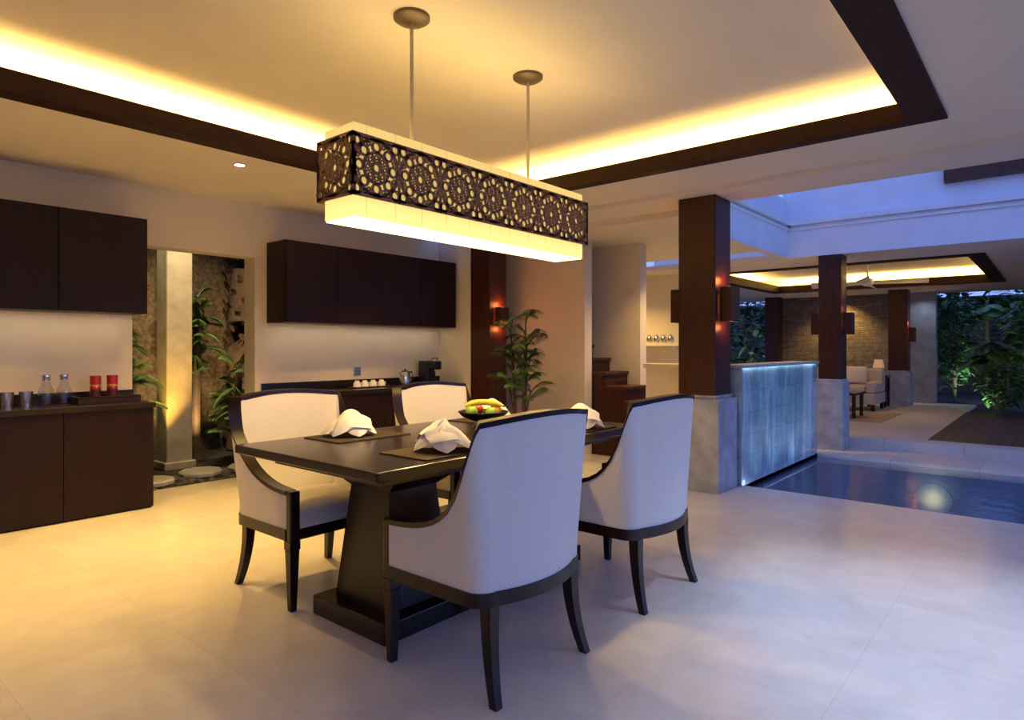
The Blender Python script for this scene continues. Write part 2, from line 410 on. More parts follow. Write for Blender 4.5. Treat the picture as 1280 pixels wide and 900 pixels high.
# ------------------------------------------------------------------ columns and sconces
def column(x0,x1,y0,y1,zt,x2,x3,y2,y3,zb,z0,label,group=None):
    t = thing('column', label, 'column', ((x0+x1)/2,(y0+y1)/2,z0), group)
    part('shaft', MB().box(x0,x1,y0,y1,zb,zt), COLW, t, bevel=.008)
    if zb > z0:
        part('plinth', MB().box(x2,x3,y2,y3,z0,zb-.03).box(x0-.01,x1+.01,y0-.01,y1+.01,zb-.03,zb), STONE, t, bevel=.006)
    return t
column(5.33,5.67,2.23,2.57,2.56, 5.28,5.695,2.18,2.62,.83,0,'large square wooden column on grey stone plinth beside the water wall')
column(8.505,8.775,1.985,2.245,2.38, 8.48,8.8,1.96,2.27,.86,0,'wooden column on stone plinth at the far corner of the pool')
column(14.45,14.78,2.2,2.53,2.38, 14.4,14.83,2.15,2.58,.8,.12,'wooden column on grey plinth behind the pavilion sofa')
column(14.85,15.15,4.75,5.05,2.38, 14.8,15.2,4.7,5.1,.8,.12,'distant wooden column seen just over the water wall')
column(5.45,5.75,4.95,5.25,2.56, 0,0,0,0,0,0,'dark full height wooden column at the end of the kitchen wall')
def sconce(x,y,z,w,d,h,ny,label):
    t = thing('wall_sconce', label, 'wall lamp', (x,y,z-h/2), 'wooden wall sconces')
    y1 = y + ny*.012; y2 = y + ny*d
    part('back_plate', MB().box(x-w*.3,x+w*.3,min(y,y1),max(y,y1),z-h*.4,z+h*.4), BRONZE, t)
    ya, yb = min(y1,y2), max(y1,y2)
    m = MB().box(x-w/2,x-w/2+.015,ya,yb,z-h/2,z+h/2).box(x+w/2-.015,x+w/2,ya,yb,z-h/2,z+h/2)
    m.box(x-w/2+.015,x+w/2-.015,min(y2,y2-ny*.015),max(y2,y2-ny*.015),z-h/2,z+h/2)
    part('wood_shade', m, COLW, t, bevel=.003)
    part('lamp', MB().box(x-w*.22,x+w*.22,ya+.02,yb-.03,z-h*.3,z+h*.3), SGLOW, t)
    return t
sconce(5.5,2.23,1.62,.2,.11,.3,-1,'square wooden sconce on the pool side of the large column')
sconce(5.5,2.57,1.62,.2,.11,.3,1,'square wooden sconce on the stair side of the large column')
sconce(8.64,1.985,1.54,.17,.1,.26,-1,'wooden sconce on the near side of the pool corner column')
sconce(8.64,2.245,1.54,.17,.1,.26,1,'wooden sconce on the left side of the pool corner column')
sconce(14.61,2.2,1.5,.2,.11,.28,-1,'small sconce on the column behind the pavilion sofa')
sconce(5.61,4.95,1.60,.16,.09,.22,-1,'red glowing sconce on the dark column above the potted palm')

# ------------------------------------------------------------------ stairs
t = thing('staircase','dark wooden stairs rising to the left behind the dining table','stairs',(6.63,3.7,0))
for i in range(9):
    y0 = 2.74 + .25*i; z1 = .16*(i+1)
    s_ = part('step', MB().box(6.37,6.89,y0,y0+.25,0,z1-.035) , COLW, t)
    part('tread', MB().box(6.36,6.895,y0-.02,y0+.25,z1-.035,z1), STEPW, s_, bevel=.004)

# ------------------------------------------------------------------ dining table
TZ = .79
t = thing('dining_table','dark espresso rectangular dining table on a pedestal plinth','table',(2.41,2.39,0))
part('tabletop', MB().box(1.45,3.37,1.86,2.92,TZ-.04,TZ), ESP, t, bevel=.006)
part('apron', MB().box(1.58,3.24,1.99,2.79,TZ-.09,TZ-.04), ESP, t, bevel=.003)
for xa, xb in ((1.80,2.12),(2.70,3.02)):
    mb = MB().hexa([(xa-.03,2.20,.09),(xb+.03,2.20,.09),(xb+.03,2.58,.09),(xa-.03,2.58,.09)], [(xa+.02,2.25,.6),(xb-.02,2.25,.6),(xb-.02,2.53,.6),(xa+.02,2.53,.6)])
    mb.hexa([(xa+.02,2.25,.6),(xb-.02,2.25,.6),(xb-.02,2.53,.6),(xa+.02,2.53,.6)], [(xa-.06,2.1,TZ-.09),(xb+.06,2.1,TZ-.09),(xb+.06,2.68,TZ-.09),(xa-.06,2.68,TZ-.09)])
    part('pedestal', mb, ESPZ, t)
part('stretcher', MB().box(2.12,2.70,2.34,2.44,.3,.42), ESP, t, bevel=.004)
part('plinth', MB().box(1.69,3.13,2.12,2.65,0,.09), ESP, t, bevel=.008)

# ------------------------------------------------------------------ chair
CR = .075
def upath():
    pts = []
    for i in range(11): pts.append((-.31, .25 - (.50-CR)*i/10))
    for i in range(1,8):
        a = PI + PI/2*i/8; pts.append((-.31+CR+CR*math.cos(a), -.25+CR+CR*math.sin(a)))
    w = .31-CR
    for i in range(0,13):
        x = -w + 2*w*i/12; pts.append((x, -.25 - .052*(1-(x/w)**2)))
    left = [p for p in pts[:18]]
    for p in reversed(left): pts.append((-p[0], p[1]))
    out = []
    for i, p in enumerate(pts):
        a = pts[max(i-1,0)]; b = pts[min(i+1,len(pts)-1)]
        dx, dy = b[0]-a[0], b[1]-a[1]; L = math.hypot(dx,dy)
        out.append((p[0], p[1], dy/L, -dx/L))
    return out
UP = upath()
def ztop(y): return .545 + .42*math.exp(-max(0, y+.235)/.105) if y > -.235 else .965 + .026*min(1,(-.235-y)/.067)
def bend(x, y, z):
    w = min(1, max(0, (-y+.02)/.2)); k = max(0, z-.42)
    return (x*(1+.19*w*k/.56), y - .03*w*k, z)
def ushell(zb, zt, o_out, o_in, levels):
    m = MB(); n = len(UP); vs = []; fs = []
    per = 2*(levels+1)
    for (x,y,nx,ny) in UP:
        if nx*x + ny*(y-.05) < 0: nx, ny = -nx, -ny
        b, tp = zb(y), zt(y)
        for k in range(levels+1):
            z = b + (tp-b)*k/levels; vs.append(bend(x+nx*o_out, y+ny*o_out, z))
        for k in range(levels,-1,-1):
            z = b + (tp-b)*k/levels; vs.append(bend(x-nx*o_in, y-ny*o_in, z))
    for i in range(n-1):
        for k in range(per):
            k2 = (k+1) % per
            fs.append((i*per+k, i*per+k2, (i+1)*per+k2, (i+1)*per+k))
    fs.append(tuple(range(per))); fs.append(tuple((n-1)*per+k for k in range(per))[::-1])
    return m.add(vs, fs)
def make_chair(label):
    t = thing('dining_chair', label, 'chair', (0,0,0), 'dining chairs around the table', world=False)
    part('upholstered_back', ushell(lambda y: .386, ztop, 0, .048, 8), WEAVE, t, smooth=True, angle=50)
    part('wood_trim', ushell(lambda y: ztop(y)-.002, lambda y: ztop(y)+.018, .004, .051, 1), ESPZ, t, smooth=True, angle=50)
    m = ushell(lambda y: .335, lambda y: .386, .006, .05, 1); m.box(-.31,.31,.235,.285,.335,.386)
    part('seat_rail', m, ESPZ, t, smooth=True)
    m = MB(); N = 14; vs = []; fs = []
    def cz(u, v): return .392 + .085*(1-abs(u)**6)**.5*(1-abs(v)**6)**.5 + .018*(1-u*u)*(1-v*v)
    for j in range(N+1):
        for i in range(N+1):
            u = -1+2*i/N; v = -1+2*j/N
            u2 = math.copysign(abs(u)**.6,u); v2 = math.copysign(abs(v)**.6,v)
            vs.append((u2*.262, .043+v2*.24, cz(u2,v2)))
    for j in range(N):
        for i in range(N):
            a = j*(N+1)+i; fs.append((a,a+1,a+N+2,a+N+1))
    m.add(vs, fs)
    part('seat', m.box(-.262,.262,-.197,.283,.36,.393), WEAVE, t, smooth=True, angle=60)
    for s in (-1,1):
        part('arm_post', MB().box(s*.285-.026,s*.285+.026,.248,.288,.33,.566), ESPZ, t, bevel=.006)
        x = s*.285
        m = MB().hexa([(x-.016,.244,0),(x+.016,.244,0),(x+.016,.276,0),(x-.016,.276,0)], [(x-.025,.236,.29),(x+.025,.236,.29),(x+.025,.286,.29),(x-.025,.286,.29)])
        m.box(x-.028,x+.028,.233,.289,.29,.335)
        part('leg', m, ESPZ, t, bevel=.004)
        m = MB(); sec = []
        for k in range(7):
            q = k/6; z = .335*(1-q); y = -.225 - .055*q**2.2 ; xx = s*(.245+.028*q*q); w = .025-.009*q
            sec.append([(xx-w,y-w,z),(xx+w,y-w,z),(xx+w,y+w,z),(xx-w,y+w,z)])
        vs = [p for c in sec for p in c]; fs = [(0,1,2,3),(27,26,25,24)]
        for k in range(6):
            for q in range(4): fs.append((k*4+q,k*4+(q+1)%4,k*4+4+(q+1)%4,k*4+4+q))
        part('leg', m.add(vs,fs), ESPZ, t, smooth=True, angle=50)
    return t
ch = make_chair('cream upholstered chair nearest the camera with its back turned')
ch.location = (1.925,1.75,0)
copy_tree(ch,(2.96,1.75,0),0,'cream upholstered chair with its back turned, beside the stone column plinth')
copy_tree(ch,(1.93,3.01,0),PI,'cream chair facing the camera at the near left table corner')
copy_tree(ch,(3.0,3.01,0),PI,'cream chair facing the camera on the far left, behind the fruit bowl')

# ------------------------------------------------------------------ table settings
def placemat(x,y,label):
    solo('placemat', MB().box(x-.22,x+.22,y-.15,y+.15,TZ,TZ+.005), MAT_, label, 'placemat', (x,y,TZ), 'woven brown placemats', bevel=.002)
placemat(2.0,2.72,'brown woven placemat before the near left chair')
placemat(1.95,2.06,'brown woven placemat before the chair nearest the camera')
placemat(2.96,2.06,'brown woven placemat before the chair beside the column')
placemat(3.0,2.72,'brown woven placemat behind the fruit bowl at the far left chair')
def napkin(x,y,rot,label,seed,k_=1.0):
    # loosely folded cloth: broad overlapping rounded flaps with soft creases
    r = random.Random(seed); m = MB()
    def flap(a, L, W, H, lift, back=.0):
        NV, NU = 12, 10; vs = []; fs = []; ca, sa = math.cos(a), math.sin(a)
        for i in range(NV+1):
            v = i/NV
            w = W*((1-v**2.6)**.6)*(.6+.4*min(1,v*4)) + .001
            for j in range(NU+1):
                u = -1+2*j/NU
                z = H*(math.sin(PI*(.22+.76*v))**.8)*(1-.5*abs(u)**1.8) + lift*v*v + .007*math.cos(3*PI*u+seed)*(1-v)
                lx = -back + L*v; ly = w*u
                vs.append((lx*ca-ly*sa, lx*sa+ly*ca, max(.0015,z)))
        for i in range(NV):
            for j in range(NU):
                b = i*(NU+1)+j; fs.append((b,b+1,b+NU+2,b+NU+1))
        m.add(vs,fs)
    flap(0, .25,.105,.105*k_,.0, .09)
    flap(.75,.20,.085,.118*k_,.0, .06)
    flap(-.8,.20,.085,.110*k_,.0, .06)
    flap(1.75,.17,.085,.102*k_,.0, .05)
    flap(-1.9,.17,.085,.098*k_,.0, .05)
    flap(2.9,.19,.095,.108*k_,.0, .07)
    flap(.35+r.uniform(-.2,.2),.17,.055,.126*k_,.0, .05)
    o = mk('napkin', m, NAP, smooth=True, angle=60); o.location = (x,y,TZ+.005); o.rotation_euler = (0,0,rot)
    o['label'] = label; o['category'] = 'napkin'; o['group'] = 'folded white napkins'
napkin(1.98,2.74,2.6,'large folded white napkin before the near left chair',1,1.05)
napkin(1.93,2.04,-.2,'folded white napkin before the chair nearest the camera',2,1.1)
napkin(3.0,2.02,2.2,'folded white napkin before the chair beside the column',3,1.1)
napkin(3.02,2.74,-1.6,'folded white napkin half hidden behind the fruit bowl',4)
BX, BY = 2.70, 2.50
t = thing('fruit_bowl','shallow black footed fruit bowl in the middle of the table','bowl',(BX,BY,TZ))
part('foot', MB().lathe([(0,TZ),(.06,TZ),(.05,TZ+.02),(.03,TZ+.035),(0,TZ+.035)],BX,BY), BLACK, t, smooth=True)
part('dish', MB().lathe([(0,TZ+.03),(.06,TZ+.035),(.12,TZ+.06),(.145,TZ+.088),(.14,TZ+.09),(.11,TZ+.066),(.05,TZ+.046),(0,TZ+.044)],BX,BY,36), BLACK, t, smooth=True)
GRN = M('green_fruit_skin',(.25,.42,.06),.35,var=.2,vs=20); ORN = M('orange_fruit_skin',(.85,.40,.04),.45,var=.1,vs=30,bs=200,bst=.2); YLW = M('yellow_fruit_skin',(.80,.58,.05),.4,var=.12,vs=15); RED = M('red_fruit_skin',(.5,.06,.03),.3,var=.25,vs=15)
for dx,dy,dz,r,mt,lab in ((-.075,.02,.09,.037,GRN,'green apple on the left of the black bowl'),(.0,-.06,.085,.035,GRN,'green apple at the front of the black bowl'),(.075,-.03,.09,.037,ORN,'orange on the right of the black bowl'),(.03,.07,.09,.036,RED,'red apple at the back of the black bowl')):
    x,y,z = BX+dx,BY+dy,TZ+dz
    t = thing('fruit',lab,'fruit',(x,y,z-r),'fruit in the bowl')
    part('flesh', MB().lathe([(0,z-r*.85),(r*.5,z-r*.82),(r*.95,z-r*.2),(r*.98,z+r*.2),(r*.6,z+r*.8),(r*.2,z+r*.86),(0,z+r*.75)],x,y,20), mt, t, smooth=True, angle=80)
    part('stem', MB().tube([(x,y,z+r*.74),(x+.004,y,z+r*1.15)],.0022,6), BARK, t)
oy,oz = 0,.112
t = thing('banana','yellow banana lying across the top of the fruit heap','fruit',(BX,BY+oy,TZ+oz),'fruit in the bowl')
pts = [(BX+.085*math.sin(q)*1.05, BY+oy-.075*math.sin(q)+.03*math.cos(q)-.02, TZ+oz+.028*math.cos(q*1.2)) for q in [-1.1+2.2*k/10 for k in range(11)]]
part('peel', MB().tube(pts,[.006,.012,.0155,.017,.0175,.0175,.0175,.017,.0155,.012,.006],10), YLW, t, smooth=True, angle=60)
part('stem', MB().tube([pts[-1],(pts[-1][0]+.014,pts[-1][1]-.008,pts[-1][2]-.006)],.0045,6), BARK, t, smooth=True)

# ------------------------------------------------------------------ pendant lamp
LX0,LX1,LY0,LY1 = 1.63,3.41,2.257,2.523
LB0,LB1 = 1.888,2.157
t = thing('pendant_lamp','long rectangular pendant with brown fretwork band over the dining table','ceiling lamp',(2.52,2.39,1.80))
part('shade', MB().box(LX0+.025,LX1-.025,LY0+.025,LY1-.025,1.806,2.207), SHADE, t, bevel=.004, label='glowing cream fabric shade')
part('diffuser', MB().box(LX0+.03,LX1-.03,LY0+.03,LY1-.03,1.80,1.806), DIFF, t, label='bright bottom diffuser')
for rx in (2.07,2.97):
    part('canopy', MB().lathe([(0,2.85),(.088,2.85),(.088,2.835),(.07,2.822),(.02,2.815),(0,2.815)],rx,2.39,32), BRONZE, t, smooth=True)
    part('rod', MB().lathe([(.009,2.815),(.009,2.207)],rx,2.39,12).lathe([(.018,2.24),(.018,2.2075),(0,2.2075)],rx,2.39,16), NICKEL, t, smooth=True)
def fret(fn, L, n):
    m = MB(); H = LB1-LB0; s = L/n; w0,w1 = 0,.008
    m.bar(fn,0,.010,L,.010,.020,w0,w1); m.bar(fn,0,H-.010,L,H-.010,.020,w0,w1)
    m.bar(fn,.009,0,.009,H,.018,w0,w1); m.bar(fn,L-.009,0,L-.009,H,.018,w0,w1)
    def rad(cu,cv,a,r0,r1,w): m.bar(fn,cu+r0*math.cos(a),cv+r0*math.sin(a),cu+r1*math.cos(a),cv+r1*math.sin(a),w,w0,w1)
    for i in range(n):
        cu, cv = s*(i+.5), H/2
        m.ring(fn,cu,cv,.128,.112,w0,w1,40)
        m.ring(fn,cu,cv,.073,.060,w0,w1,32)
        m.ring(fn,cu,cv,.030,.015,w0,w1,18)
        for k in range(8):
            a = k*PI/4; b = a+PI/8
            m.ring(fn,cu+.092*math.cos(a),cv+.092*math.sin(a),.027,.016,w0,w1,18)
            m.ring(fn,cu+.106*math.cos(b),cv+.106*math.sin(b),.012,.005,w0,w1,10)
            rad(cu,cv,b,.027,.064,.009)
            m.ring(fn,cu+.046*math.cos(a),cv+.046*math.sin(a),.0125,.0065,w0,w1,12)
        for su in (-1,1):
            for sv in (-1,1):
                m.ring(fn,cu+su*(s/2-.024),cv+sv*(H/2-.032),.027,.0155,w0,w1,16)
                m.ring(fn,cu+su*(s/2-.064),cv+sv*(H/2-.025),.013,.006,w0,w1,10)
    for i in range(1,n):
        m.bar(fn,s*i,0,s*i,.095,.012,w0,w1); m.bar(fn,s*i,H-.095,s*i,H,.012,w0,w1)
    return m
part('fretwork_panel', fret(lambda u,v,w: (LX0+u,LY0+w,LB0+v), LX1-LX0, 7), FRET, t)
part('fretwork_panel', fret(lambda u,v,w: (LX0+u,LY1-w,LB0+v), LX1-LX0, 7), FRET, t)
part('fretwork_panel', fret(lambda u,v,w: (LX0+w,LY0+u,LB0+v), LY1-LY0, 1), FRET, t)
part('fretwork_panel', fret(lambda u,v,w: (LX1-w,LY0+u,LB0+v), LY1-LY0, 1), FRET, t)

# ------------------------------------------------------------------ kitchen
def cabinet(name,label,x0,x1,y0,y1,z0,z1,n,plinth=0):
    t = thing(name,label,'cabinet',((x0+x1)/2,(y0+y1)/2,z0))
    part('body', MB().box(x0,x1,y0+.022,y1,z0+plinth,z1), CAB, t)
    if plinth: part('kick_board', MB().box(x0+.01,x1-.01,y0+.022,y0+.04,z0,z0+plinth), CAB, t)
    w = (x1-x0)/n
    for i in range(n):
        part('door', MB().box(x0+w*i+.002,x0+w*(i+1)-.002,y0,y0+.0215,z0+plinth*.4+.003,z1-.003), CAB, t, bevel=.0025)
    return t
cabinet('wall_cabinet','dark wall cabinet above the glasses, left of the garden opening',.235,2.02,5.48,5.8,1.51,2.26,3)
cabinet('wall_cabinet','dark four door wall cabinet above the coffee counter',3.2,5.4,5.44,5.8,1.48,2.25,4)
cabinet('base_cabinet','dark reddish base cabinet under the glasses, left of the garden opening',.235,2.02,5.36,5.795,0,.78,3,.03)
cabinet('base_cabinet','dark base cabinet under the coffee counter behind the chairs',3.15,5.44,5.36,5.795,0,.78,4,.06)
t = thing('worktop','dark worktop holding carafes and snack cans','worktop',(1.13,5.57,.78))
part('slab', MB().box(.235,2.03,5.34,5.8,.78,.82), ESP, t, bevel=.004)
part('upstand', MB().box(.235,2.02,5.775,5.8,.82,.90), ESP, t)
t = thing('worktop','dark worktop holding cups, kettle and coffee machine','worktop',(4.3,5.57,.78))
part('slab', MB().box(3.14,5.45,5.34,5.8,.78,.82), ESP, t, bevel=.004)
part('upstand', MB().box(3.14,5.45,5.775,5.8,.82,.90), ESP, t)
solo('snack_tray', MB().box(1.55,1.98,5.5,5.75,.82,.86).box(1.55,1.98,5.5,5.515,.86,.875).box(1.55,1.98,5.735,5.75,.86,.875).box(1.55,1.565,5.515,5.735,.86,.875).box(1.965,1.98,5.515,5.735,.86,.875), ESP, 'dark wooden tray under the red snack cans', 'tray', (1.74,5.62,.82), bevel=.003)
def text_mesh(body, size):
    cu = bpy.data.curves.new('txt','FONT'); cu.body = body; cu.size = size; cu.align_x = 'CENTER'
    o = bpy.data.objects.new('txt', cu); C.objects.link(o)
    dg = bpy.context.evaluated_depsgraph_get(); me = bpy.data.meshes.new_from_object(o.evaluated_get(dg))
    m = MB().add([tuple(v.co) for v in me.vertices], [tuple(p.vertices) for p in me.polygons])
    bpy.data.objects.remove(o); bpy.data.curves.remove(cu)
    return m
def snack_can(x,y,z,label):
    t = thing('snack_can',label,'snack can',(x,y,z),'red snack cans')
    part('tube', MB().lathe([(0,z),(.037,z),(.037,z+.16),(0,z+.16)],x,y), REDCAN, t, smooth=True)
    part('lid', MB().lathe([(.039,z+.158),(.039,z+.168),(0,z+.168)],x,y), REDCAN, t, smooth=True)
    part('base_rim', MB().lathe([(.038,z),(.038,z+.006)],x,y), STEEL, t, smooth=True)
    m = MB().lathe([(.0373,z+.010),(.0373,z+.062)],x,y)
    tm = text_mesh('Pringles',.030); a0 = math.atan2(-y,-x)
    v2 = []
    for (u,v,w) in tm.v:
        a = a0 + u/.0376; v2.append((x+.0378*math.cos(a),y+.0378*math.sin(a),z+.085+v))
    part('lettering', MB().add(v2,tm.f), YEL, t)
    part('label_band', m, DARKC, t, smooth=True)
snack_can(1.70,5.62,.86,'red snack can on the tray, the left one')
snack_can(1.815,5.62,.86,'red snack can on the tray, next to the garden opening')
def carafe(x,y,label):
    z=.82; t = thing('carafe',label,'carafe',(x,y,z),'glass carafes on the worktop')
    part('glass_body', MB().lathe([(0,z),(.045,z),(.05,z+.01),(.05,z+.11),(.028,z+.155),(.026,z+.19),(.032,z+.2),(.029,z+.2),(.023,z+.188),(.025,z+.155),(.046,z+.108),(.046,z+.012),(0,z+.01)],x,y), GLASS, t, smooth=True)
    part('stopper', MB().lathe([(0,z+.185),(.0225,z+.185),(.0225,z+.205),(.03,z+.21),(.028,z+.225),(0,z+.228)],x,y), STEEL, t, smooth=True)
    part('water', MB().lathe([(0,z+.012),(.044,z+.013),(.044,z+.10),(0,z+.10)],x,y), STILL, t, smooth=True)
carafe(1.38,5.6,'stoppered glass carafe next to the steel tumblers'); carafe(1.49,5.6,'stoppered glass carafe next to the snack tray')
def tumbler(x,y,label):
    z=.82; solo('tumbler', MB().lathe([(0,z),(.034,z),(.043,z+.11),(.040,z+.11),(.031,z+.006),(0,z+.006)],x,y), STEEL, label,'cup',(x,y,z),'steel tumblers on the worktop',smooth=True)
tumbler(1.26,5.6,'steel tumbler directly left of the carafes'); tumbler(1.15,5.6,'steel tumbler at the left edge of the photo')
for i,x in enumerate((4.1,4.2,4.31,4.42)):
    z=.832; t = thing('cup',['upturned white cup at the left end of the cup row','second upturned white cup from the left in the row','third upturned white cup from the left in the row','upturned white cup at the kettle end of the row'][i],'cup',(x,5.6,z),'white cups on the counter')
    part('bowl', MB().lathe([(.040,z),(.042,z+.002),(.036,z+.04),(.022,z+.06),(.022,z+.066),(0,z+.066)],x,5.6,20), PORC, t, smooth=True)
    part('handle', MB().tube([(x+.038,5.6,z+.012),(x+.06,5.6,z+.018),(x+.06,5.6,z+.036),(x+.033,5.6,z+.045)],.004,6), PORC, t, smooth=True)
solo('cup_tray', MB().box(4.03,4.52,5.52,5.68,.82,.832), BLACK,'flat black tray under the white cups','tray',(4.27,5.6,.82),bevel=.003)
x,y,z = 4.72,5.56,.82
t = thing('kettle','small steel electric kettle between cups and coffee machine','kettle',(x,y,z))
part('base', MB().lathe([(0,z),(.07,z),(.07,z+.018),(0,z+.018)],x,y), BLACK, t, smooth=True)
part('body', MB().lathe([(0,z+.018),(.065,z+.018),(.068,z+.05),(.055,z+.13),(.045,z+.155),(0,z+.16)],x,y), STEEL, t, smooth=True)
part('lid', MB().lathe([(.046,z+.154),(.03,z+.168),(.01,z+.17),(.012,z+.185),(0,z+.188)],x,y), BLACK, t, smooth=True)
part('handle', MB().tube([(x+.05,y,z+.15),(x+.10,y,z+.15),(x+.11,y,z+.10),(x+.095,y,z+.05),(x+.065,y,z+.045)],.009,8), BLACK, t, smooth=True)
part('spout', MB().tube([(x-.05,y,z+.12),(x-.075,y,z+.14),(x-.09,y,z+.15)],[.016,.013,.009],8), STEEL, t, smooth=True)
x,y = 5.12,5.58
t = thing('coffee_machine','black capsule coffee machine at the right end of the counter','coffee machine',(x,y,z))
part('body', MB().box(x-.07,x+.07,y-.02,y+.14,z,z+.27), BLACK, t, bevel=.015)
part('brew_head', MB().box(x-.06,x+.06,y-.13,y-.02,z+.17,z+.27), BLACK, t, bevel=.015)
part('spout', MB().lathe([(.016,z+.17),(.012,z+.147),(0,z+.147)],x,y-.08,14), STEEL, t, smooth=True)
part('drip_tray', MB().box(x-.06,x+.06,y-.14,y-.02,z,z+.035), STEEL, t, bevel=.006)
part('lever', MB().tube([(x-.045,y-.05,z+.27),(x-.045,y-.08,z+.298),(x+.045,y-.08,z+.298),(x+.045,y-.05,z+.27)],.007,8), STEEL, t, smooth=True)
t = thing('power_socket','small socket plate on the wall above the white cups','socket',(4.245,5.8,.99))
part('plate', MB().box(4.2,4.29,5.79,5.8,.945,1.035), STEEL, t, bevel=.003)
for dx in (-.012,.012): part('pin_hole', MB().box(4.245+dx-.004,4.245+dx+.004,5.7885,5.79,.985,.995), BLACK, t)
# downlight
x,y,z = 2.33,4.61,2.6
t = thing('downlight','lit recessed downlight in the ceiling above the garden opening','ceiling light',(x,y,z-.012))
part('rim', MB().lathe([(.045,z),(.052,z),(.05,z-.008),(.036,z-.010),(.036,z-.002)],x,y,28), PORC, t, smooth=True)
part('lens', MB().lathe([(0,z-.003),(.036,z-.003)],x,y,24), GLOW, t)

# ------------------------------------------------------------------ plants
def areca(x,y,z0,h,label,seed,ncane=7,mat=LEAF):
    r = random.Random(seed); t = thing('potted_palm',label,'potted plant',(x,y,z0))
    part('pot', MB().lathe([(0,z0),(.13,z0),(.18,z0+.30),(.19,z0+.34),(.17,z0+.34),(.16,z0+.30),(0,z0+.30)],x,y), STONE, t, smooth=True)
    part('soil', MB().lathe([(0,z0+.31),(.16,z0+.302)],x,y), SOIL, t)
    st = MB(); fo = MB()
    for c in range(ncane):
        a = 2*PI*c/ncane*3 + r.uniform(-.3,.3); hh = h*(.50+.50*c/(ncane-1)); lean = r.uniform(.02,.09)
        pts = [(x+.06*math.cos(a)+lean*q*q*math.cos(a), y+.06*math.sin(a)+lean*q*q*math.sin(a), z0+.30+(hh-.3)*q) for q in (0,.25,.5,.75,1)]
        st.tube(pts,[.014,.013,.011,.010,.008],7)
        for k in range(5):
            az = a + k*1.3 + r.uniform(-.4,.4)
            fo.frond(pts[4 if k < 3 else 3], az, r.uniform(.32,.44), r.uniform(.8,1.35), r.uniform(.7,1.1), 15, .20, .016)
    part('stems', st, BARK, t, smooth=True); part('foliage', fo, mat, t)
areca(5.44,4.48,0,1.50,'full green potted palm with thin feathery fronds behind the table',8,9)
def strap_plant(x,y,z0,n,L,wd,label,seed,mat,group,hmul=1):
    r = random.Random(seed); t = thing('strap_leaf_plant',label,'plant',(x,y,z0),group)
    fo = MB()
    for i in range(n): fo.leaf((x+r.uniform(-.04,.04),y+r.uniform(-.04,.04),z0+r.uniform(.05,.3)*hmul), r.uniform(0,2*PI), L*r.uniform(.6,1.1), wd, r.uniform(.5,1.35), r.uniform(.4,1.0), 8)
    part('stem', MB().tube([(x,y,z0),(x+.02,y,z0+.3*hmul)],[.03,.02],8), BARK, t, smooth=True)
    part('foliage', fo, mat, t)
def frond_palm(x,y,z0,n,L,th,label,seed,mat,group,ll=.3,lw=.02,nl=22,rise=(.3,1.3),low=.7):
    r = random.Random(seed); t = thing('feather_palm',label,'palm',(x,y,z0),group)
    fo = MB()
    for i in range(n): fo.frond((x,y,z0+th*r.uniform(low,1)), 2*PI*i/n+r.uniform(-.3,.3), L*r.uniform(.7,1.1), r.uniform(*rise), r.uniform(.6,1.1), nl, ll, lw)
    part('stem', MB().tube([(x,y,z0),(x+.02,y,z0+th)],[.05,.035],8), BARK, t, smooth=True)
    part('foliage', fo, mat, t)
def bush(x,y,z0,rx,ry,h,n,ls,label,seed,mat,group,name='leafy_shrub',cat='shrub',trunk=.1):
    r = random.Random(seed); t = thing(name,label,cat,(x,y,z0),group)
    fo = MB(); st = MB()
    for i in range(7):
        a = r.uniform(0,2*PI); q = r.uniform(.2,.7)
        st.tube([(x,y,z0),(x+rx*.3*q*math.cos(a),y+ry*.3*q*math.sin(a),z0+h*.4),(x+rx*q*math.cos(a),y+ry*q*math.sin(a),z0+h*.85)],[.02,.015,.006],6)
    for i in range(n):
        while True:
            u,v,w = r.uniform(-1,1),r.uniform(-1,1),r.uniform(-1,1)
            if .35 < u*u+v*v+w*w < 1: break
        p = (x+rx*u, y+ry*v, z0+h*(trunk+(1-trunk)*(w+1)/2))
        fo.leaf(p, r.uniform(0,2*PI), ls*r.uniform(.6,1.2), ls*.38, r.uniform(-.3,.8), r.uniform(.2,.9), 4)
    part('stems', st, BARK, t, smooth=True); part('foliage', fo, mat, t)
# courtyard behind the kitchen opening
struct('ground_courtyard', MB().box(.5,5.4,6.0,8.4,-.12,-.03), SOIL)
struct('wall_courtyard', MB().box(.5,5.4,8.1,8.3,-.03,3.4), ROUGHW)
struct('wall_courtyard_left', MB().box(.4,.5,6.0,8.3,-.12,3.4), ROUGHW)
struct('wall_courtyard_right', MB().box(5.4,5.5,6.0,8.3,-.12,3.4), ROUGHW)
struct('courtyard_sky_block', MB().box(.4,5.5,6.0,8.3,3.4,3.5), FRAMEW)  # unseen slab added over the open court to cut blue sky light
t = thing('garden_post','square concrete post lit from below in the kitchen courtyard','post',(2.9,7.15,-.03))
part('shaft', MB().box(2.77,3.03,7.02,7.28,-.03,3.4), CONC, t, bevel=.01)
part('footing', MB().box(2.74,3.06,6.99,7.31,-.03,.05), CONC, t, bevel=.01)
t = thing('rough_palm','thick rough palm trunk right of the courtyard post','palm',(4.05,7.78,-.03))
pts=[(4.05+.03*math.sin(k),7.78,-.03+.32*k) for k in range(11)]
m = MB().tube(pts,[.27,.25,.24,.23,.24,.22,.23,.22,.23,.22,.22],16)
for a in range(140): m.leaf((4.05+.23*math.cos(a*2.4),7.78+.23*math.sin(a*2.4),.2+a*.021),a*2.4,.14,.08,1.1,.5,4)
part('trunk', m, BARK, t, smooth=True)
frond_palm(2.36,7.00,-.03,34,.46,1.15,'feathery fern left of the courtyard post',21,LEAF3,'courtyard ferns',.16,.018,16,(.2,1.35),.35)
